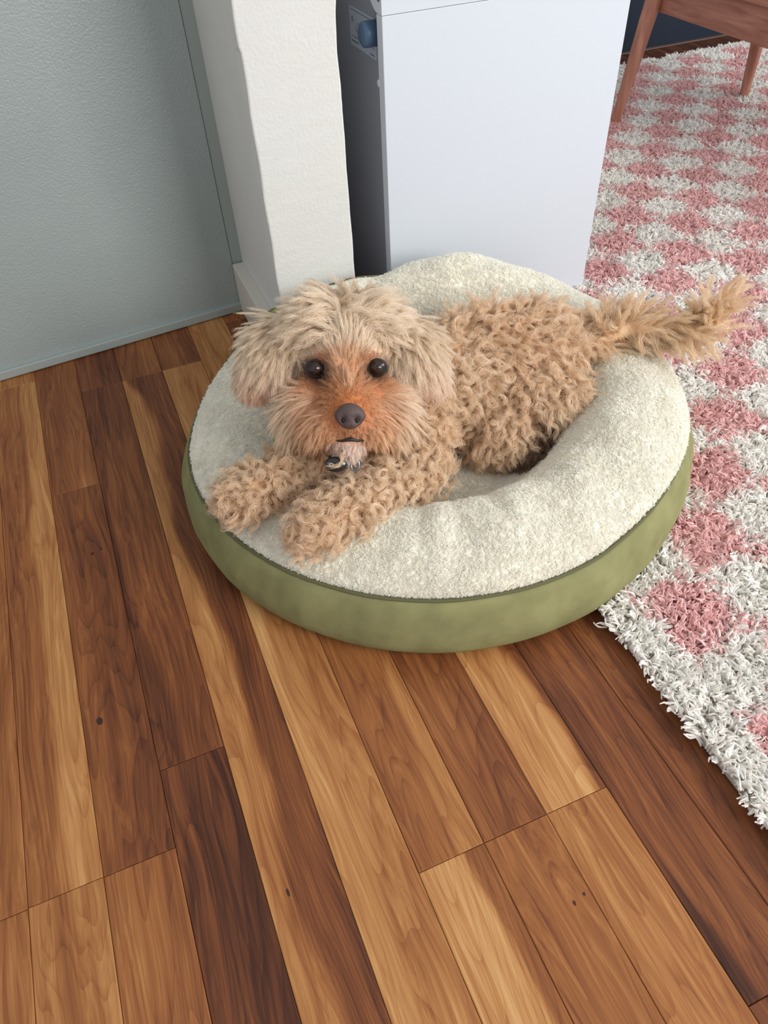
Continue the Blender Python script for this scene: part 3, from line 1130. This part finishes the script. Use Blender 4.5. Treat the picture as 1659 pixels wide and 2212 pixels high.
# --- trunk, legs and tail
def body_coat():
    r = np.random.default_rng(21)
    p, n = sample_mesh(bme, 9500, 21)
    ok = (~head_mask(p)) & visible(p, n)
    p, n = p[ok], n[ok]
    N_ = len(p)
    l = hl(p)
    x, y, z = p.T
    # flow: trunk hair runs to the tail and down the flanks
    flow = np.stack([np.full(N_, 0.55), 0.1 - 0.5 * (y < 0.72), np.full(N_, -0.55)], 1)
    leg1 = (y < 0.615) & (x < 0.30)
    leg2 = (x < 0.175) & (z < 0.165)
    legs = leg1 | leg2
    flow[legs] = np.array([-0.85, -0.35, 0.05])
    thigh = (x > 0.36) & (y < 0.69) & (x < 0.54) & (z < 0.17)
    flow[thigh] = np.array([-0.25, -0.45, -0.75])
    tail = x > 0.560
    flow[tail] = np.array([0.65, -0.35, -0.35])
    tip = x > 0.672
    flow[tip] = np.array([0.35, 0.30, 0.55])
    flow += np.stack([noise3(p, 70, 1), noise3(p, 75, 2), noise3(p, 80, 3)], 1) * 0.75
    L = r.uniform(0.030, 0.046, N_)
    paw = (leg1 & (x < 0.175)) | (leg2 & (x < 0.085))
    L[legs] = r.uniform(0.026, 0.038, legs.sum())
    L[paw] = r.uniform(0.026, 0.040, paw.sum())
    L[tail] = r.uniform(0.036, 0.056, tail.sum())
    low = (z < 0.085)
    L[low] *= 0.75
    chest = (x < 0.29) & (~legs) & (z < 0.16)
    L[chest] *= 0.9
    curl = r.uniform(0.0030, 0.0050, N_)
    turns = r.uniform(1.1, 2.1, N_)
    curl[tail] = 0.0026
    turns[tail] *= 0.6
    lift0 = np.full(N_, 0.75)
    lift1 = np.full(N_, 0.18)
    lift0[tail] = 0.9
    lift1[tail] = 0.25
    lift0[legs] = 0.8
    grav = np.full(N_, 0.15)
    g = grow(p - n * 0.001, n, flow, L, lift0, lift1, grav, curl, turns, 13, r, jitter=0.40)
    g[..., 2] = np.maximum(g[..., 2], 0.055)
    # keep locks from growing through the tag and ring
    clear = np.ones(N_, bool)
    for c_ in (hw((-0.013, -0.1035, 0.074)), hw((0.008, -0.1045, 0.068))):
        clear &= np.min(np.linalg.norm((g - c_), axis=2), axis=1) > 0.0125
    keepers = np.where(clear)[0]
    m = 26
    s = strands(g, n, m, np.full(N_, 0.0054), 0.80, r, 0.0010)
    s = s.reshape(N_, m, *s.shape[1:])[keepers].reshape(-1, *s.shape[1:])
    t = np.clip(0.5 + 0.5 * noise3(p, 30, 5), 0, 1) * 0.8
    col = mixc(CR_BODY, CR_BODY2, t)
    col[legs] = mixc(CR_LEG, CR_BODY2, t * 0.7)[legs]
    col[tail] = mixc(CR_TAIL, CR_BODY2, t * 0.6)[tail]
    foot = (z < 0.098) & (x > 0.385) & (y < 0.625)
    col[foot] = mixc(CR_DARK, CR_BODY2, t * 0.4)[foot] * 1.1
    col = np.repeat((col * (1 - np.abs(r.normal(size=(N_, 1))) * 0.09))[keepers], m, axis=0)
    col = col * (1 - np.abs(r.normal(size=(len(col), 1))) * 0.06)
    rad = np.array([0.00024, 0.00025, 0.00025, 0.00025, 0.00025, 0.00024, 0.00023, 0.00022, 0.0002, 0.00018, 0.00015, 0.00011, 0.00006])
    hair('coat', s, rad, col, M_FUR, body)


body_coat()


# --- head: short face hair and long wavy locks on the crown
def head_roots(n_, seed):
    p, n = sample_mesh(bme, n_, seed, keep=lambda c: head_mask(c).astype(float))
    l = hl(p)
    ok = np.ones(len(p), bool)
    for e in EYES:
        dx = l - e
        ok &= ~((np.sqrt((dx[:, 0] / 1.2) ** 2 + (dx[:, 1] + 0.0005) ** 2) < 0.0092) & (l[:, 2] > 0.0))
    dn = l - NC
    ok &= ~((np.sqrt((dn[:, 0] / 1.2) ** 2 + dn[:, 1] ** 2) < 0.0120) & (l[:, 2] > 0.06))
    dm = l - np.array([0.003, -0.0765, 0.085])
    ok &= ~((np.abs(dm[:, 0]) < 0.011) & (np.abs(dm[:, 1]) < 0.0014) & (l[:, 2] > 0.05))
    return p[ok], n[ok], l[ok]


def head_colour(l, r):
    x, y, z = l.T
    low = sm(-y, 0.010, 0.045)
    col = mixc(np.broadcast_to(CR_FACE, (len(l), 3)), CR_TOP, sm(y + 0.42 * np.abs(x), 0.010, 0.036))
    cheek = sm(np.abs(x), 0.044, 0.066)
    col = mixc(col, CR_TOP, cheek * 0.7)
    # warm muzzle, warm patches under the eyes and a stripe between them
    rad = np.sqrt(((x - 0.003) / 1.25) ** 2 + ((y + 0.040) / 1.0) ** 2)
    mz = np.exp(-(rad / 0.041) ** 3.0) * (z > 0.02)
    col = mixc(col, CR_MUZ, np.clip(mz * 0.95, 0, 1))
    for e, kk in zip(EYES, (1.0, 0.85)):
        un = np.exp(-(((x - e[0] * 1.12) / 0.021) ** 2 + ((y + 0.017) / 0.015) ** 2))
        col = mixc(col, CR_MUZ, un * 0.85 * (z > 0.01))
        dd = np.sqrt(((x - e[0]) / 1.3) ** 2 + (y - e[1]) ** 2)
        col = mixc(col, CR_DARK, np.exp(-(dd / 0.0158) ** 5) * kk * (z > 0.01))
        brow = np.exp(-(((x - e[0] * 0.70) / 0.011) ** 2 + ((y - 0.013) / 0.006) ** 2))
        col = mixc(col, CR_MUZ, brow * 0.7)
    br = np.exp(-((x - 0.001) / 0.007) ** 2) * sm(y, -0.024, -0.012) * (1 - sm(y, 0.006, 0.016))
    col = mixc(col, CR_FACE, br * 0.6)
    ts = np.exp(-(((x + 0.028) / 0.014) ** 2 + ((y + 0.013) / 0.009) ** 2))
    col = mixc(col, CR_DARK, ts * 0.85)
    ts = np.exp(-(((x - 0.029) / 0.011) ** 2 + ((y + 0.011) / 0.007) ** 2))
    col = mixc(col, CR_DARK, ts * 0.5)
    chin = sm(-y, 0.077, 0.084) * (np.abs(x) < 0.022)
    col = mixc(col, lina((250, 214, 194)), chin * 0.8)
    return col


def face_coat():
    r = np.random.default_rng(31)
    p, n, l = head_roots(15000, 31)
    x, y, z = l.T
    crown = sm(y + 0.25 * np.abs(x), 0.038, 0.058)
    ok = (r.random(len(p)) > crown) & (z > -0.035)
    p, n, l = p[ok], n[ok], l[ok]
    x, y, z = l.T
    N_ = len(p)
    low = sm(-y, 0.012, 0.045)
    out = norm(l - np.array([0.003, -0.034, 0.070]))
    outl = norm(l - np.array([0.003, -0.047, 0.098]))
    f = out * (1 - low)[:, None] + outl * low[:, None]
    f[:, 1] -= 0.75 * low * sm(np.abs(x), 0.006, 0.035) + 0.7 * sm(-y, 0.062, 0.078)
    f[:, 1] -= 0.5 * sm(np.abs(x), 0.040, 0.060)
    f = f + np.stack([noise3(l, 110, 1), noise3(l, 100, 2), noise3(l, 95, 3)], 1) * 0.16
    flow = f @ HM
    w = np.array([1, 1, 0.5])
    d_eye = np.minimum(np.linalg.norm((l - EYES[0]) * w, axis=1), np.linalg.norm((l - EYES[1]) * w, axis=1))
    d_nose = np.linalg.norm(l - NC, axis=1)
    L = 0.019 + 0.012 * sm(y, 0.014, 0.034) + 0.018 * low * sm(np.abs(x), 0.010, 0.040) + 0.016 * sm(np.abs(x), 0.042, 0.058)
    L *= np.maximum(0.28 + 0.72 * sm(d_eye, 0.011, 0.028), sm(np.abs(x), 0.046, 0.054))
    L *= 0.34 + 0.66 * sm(d_nose, 0.013, 0.040)
    chin = sm(-y, 0.072, 0.084)
    L = np.maximum(L, 0.022 * chin)
    L *= r.uniform(0.75, 1.2, N_)
    o = np.ones(N_)
    g = grow(p - n * 0.001, n, flow, L, 0.36 * o, 0.06 * o, 0.10 + 0.30 * low, 0.0005 + 0.0009 * low, r.uniform(0.5, 1.0, N_), 9, r, jitter=0.15)
    m = 13
    s = strands(g, n, m, 0.0024 * o, 0.66, r, 0.0005)
    col = np.repeat(head_colour(hl(g[:, 4]), r) * (1 - np.abs(r.normal(size=(N_, 1))) * 0.07), m, axis=0)
    col = col * (1 - np.abs(r.normal(size=(len(col), 1))) * 0.06)
    rad = np.array([0.00021, 0.00022, 0.00022, 0.00021, 0.0002, 0.00018, 0.00015, 0.00011, 0.00005])
    hair('face_coat', s, rad, col, M_FUR, body)


def crown_coat():
    r = np.random.default_rng(33)
    p, n, l = head_roots(5200, 33)
    x, y, z = l.T
    crown = sm(y + 0.25 * np.abs(x), 0.034, 0.056)
    ok = (r.random(len(p)) < crown) | (z < -0.03)
    p, n, l = p[ok], n[ok], l[ok]
    x, y, z = l.T
    N_ = len(p)
    sd = np.tanh((x - 0.004) / 0.010 + r.normal(size=N_) * 0.5)
    f = np.stack([sd * 0.95, 0.18 - 0.30 * np.abs(sd) - 1.1 * sm(np.abs(x), 0.034, 0.056), 0.20 - 0.10 * np.abs(sd)], 1)
    f = f + np.stack([noise3(l, 70, 1), noise3(l, 75, 2), noise3(l, 65, 3)], 1) * 0.50
    flow = f @ HM
    L = r.uniform(0.040, 0.064, N_) * (0.62 + 0.38 * sm(y, 0.025, 0.055))
    o = np.ones(N_)
    g = grow(p - n * 0.001, n, flow, L, 0.85 * (1 - 0.7 * sm(np.abs(x), 0.03, 0.055)), 0.02 * o, 0.28 + 1.1 * sm(np.abs(x), 0.034, 0.056), r.uniform(0.0020, 0.0040, N_), r.uniform(0.7, 1.3, N_), 12, r, gravdir=-HU * 0.9 + HF * 0.1, jitter=0.2)
    m = 34
    s = strands(g, n, m, 0.0056 * o, 0.72, r, 0.0010)
    col = np.repeat(head_colour(l, r) * (1 - np.abs(r.normal(size=(N_, 1))) * 0.08), m, axis=0)
    col = col * (1 - np.abs(r.normal(size=(len(col), 1))) * 0.06)
    rad = np.array([0.00024, 0.00025, 0.00025, 0.00025, 0.00024, 0.00023, 0.00022, 0.0002, 0.00018, 0.00015, 0.00011, 0.00005])
    hair('crown_coat', s, rad, col, M_FUR, body)


face_coat()
crown_coat()


def undercoat(me, head):
    n = len(me.vertices)
    co = np.empty(n * 3)
    me.vertices.foreach_get('co', co)
    co = co.reshape(-1, 3)
    col = np.tile(CR_BODY ** 0.85, (n, 1))
    if head:
        hm = head_mask(co)
        col[hm] = head_colour(hl(co[hm]), None) ** 0.8
    a = me.color_attributes.new('undercoat', 'FLOAT_COLOR', 'POINT')
    rgba = np.ones((n, 4), dtype=np.float32)
    rgba[:, :3] = col
    a.data.foreach_set('color', rgba.ravel())


undercoat(bme, True)
for _e in EARS:
    undercoat(_e.data, False)


# --- ears
def ear_coat(o, sgn):
    r = np.random.default_rng(41 + sgn)
    bpy.context.view_layer.update()
    dg_ = bpy.context.evaluated_depsgraph_get()
    em = bpy.data.meshes.new_from_object(o.evaluated_get(dg_))
    p, n = sample_mesh(em, 1900, 41 + sgn)
    bpy.data.meshes.remove(em)
    l = hl(p)
    ln = n @ HM.T
    out = ln @ norm(np.array([0.75 * sgn, 0.15, 0.65]))
    ok = out > -0.2
    p, n, l = p[ok], n[ok], l[ok]
    N_ = len(p)
    x, y, z = l.T
    # outward at the root of the ear, then straight down to a common hem
    f = np.stack([(0.10 + 0.15 * sm(y, 0.035, 0.06)) * sgn, np.full(N_, -1.0), np.full(N_, 0.05)], 1)
    f += np.stack([noise3(l, 60, 1), noise3(l, 55, 2) * 0.3, noise3(l, 50, 3)], 1) * 0.22
    flow = f @ HM
    hem = -0.038 + 0.010 * noise3(l, 80, 6)
    L = np.clip((y - hem) * 1.05, 0.014, 0.062) * r.uniform(0.8, 1.1, N_)
    o1 = np.ones(N_)
    g = grow(p, n, flow, L, o1 * 0.16, o1 * -0.05, o1 * 0.15, r.uniform(0.0010, 0.0024, N_), r.uniform(0.5, 1.2, N_), 12, r, jitter=0.10)
    m = 30
    s = strands(g, n, m, o1 * 0.0046, 0.70, r, 0.0009)
    t = sm(-y, -0.045, 0.015)
    col = mixc(np.broadcast_to(CR_TOP, (N_, 3)), CR_EARTIP, t * 0.9)
    col = np.repeat(col * (1 - np.abs(r.normal(size=(N_, 1))) * 0.09), m, axis=0)
    col = col * (1 - np.abs(r.normal(size=(len(col), 1))) * 0.06)
    rad = np.array([0.00024, 0.00025, 0.00025, 0.00025, 0.00024, 0.00023, 0.00022, 0.0002, 0.00018, 0.00015, 0.00011, 0.00006])
    hair('ear_fur', s, rad, col, M_FUR, o)


ear_coat(EARS[0], -1)
ear_coat(EARS[1], 1)

# ------------------------------------------------------------------ collar
collar = empty('dog_collar', hw((0.0, -0.11, 0.02)), "black dog collar with round tag under the dog's chin", 'collar')
cpts, nrm_ = [], None
ctr = np.array([0.214, 0.652, 0.170])
ax1 = norm(np.array([0.95, -0.30, 0.0]))
ax2 = norm(np.array([0.10, 0.62, 0.55]))
for i in range(49):
    a = i / 48 * 2 * math.pi
    cpts.append(ctr + ax1 * 0.064 * math.cos(a) + ax2 * 0.064 * math.sin(a))
tube('strap', cpts, [0.0055] * 49, M_COLLAR, collar, 8, False)
tg = hw((-0.013, -0.1035, 0.074))
sphere_part('tag', tg, (0.0130, 0.0085, 0.0045), M_TAG, collar, head_rot)
rp_ = []
rc = hw((0.008, -0.1045, 0.068))
for i in range(25):
    a = i / 24 * 2 * math.pi
    rp_.append(rc + HR * 0.0065 * math.cos(a) * 0.7 + HU * 0.0075 * math.sin(a) + HF * 0.002 * math.cos(a))
tube('ring', rp_, [0.0012] * 25, M_STEEL, collar, 8, False)
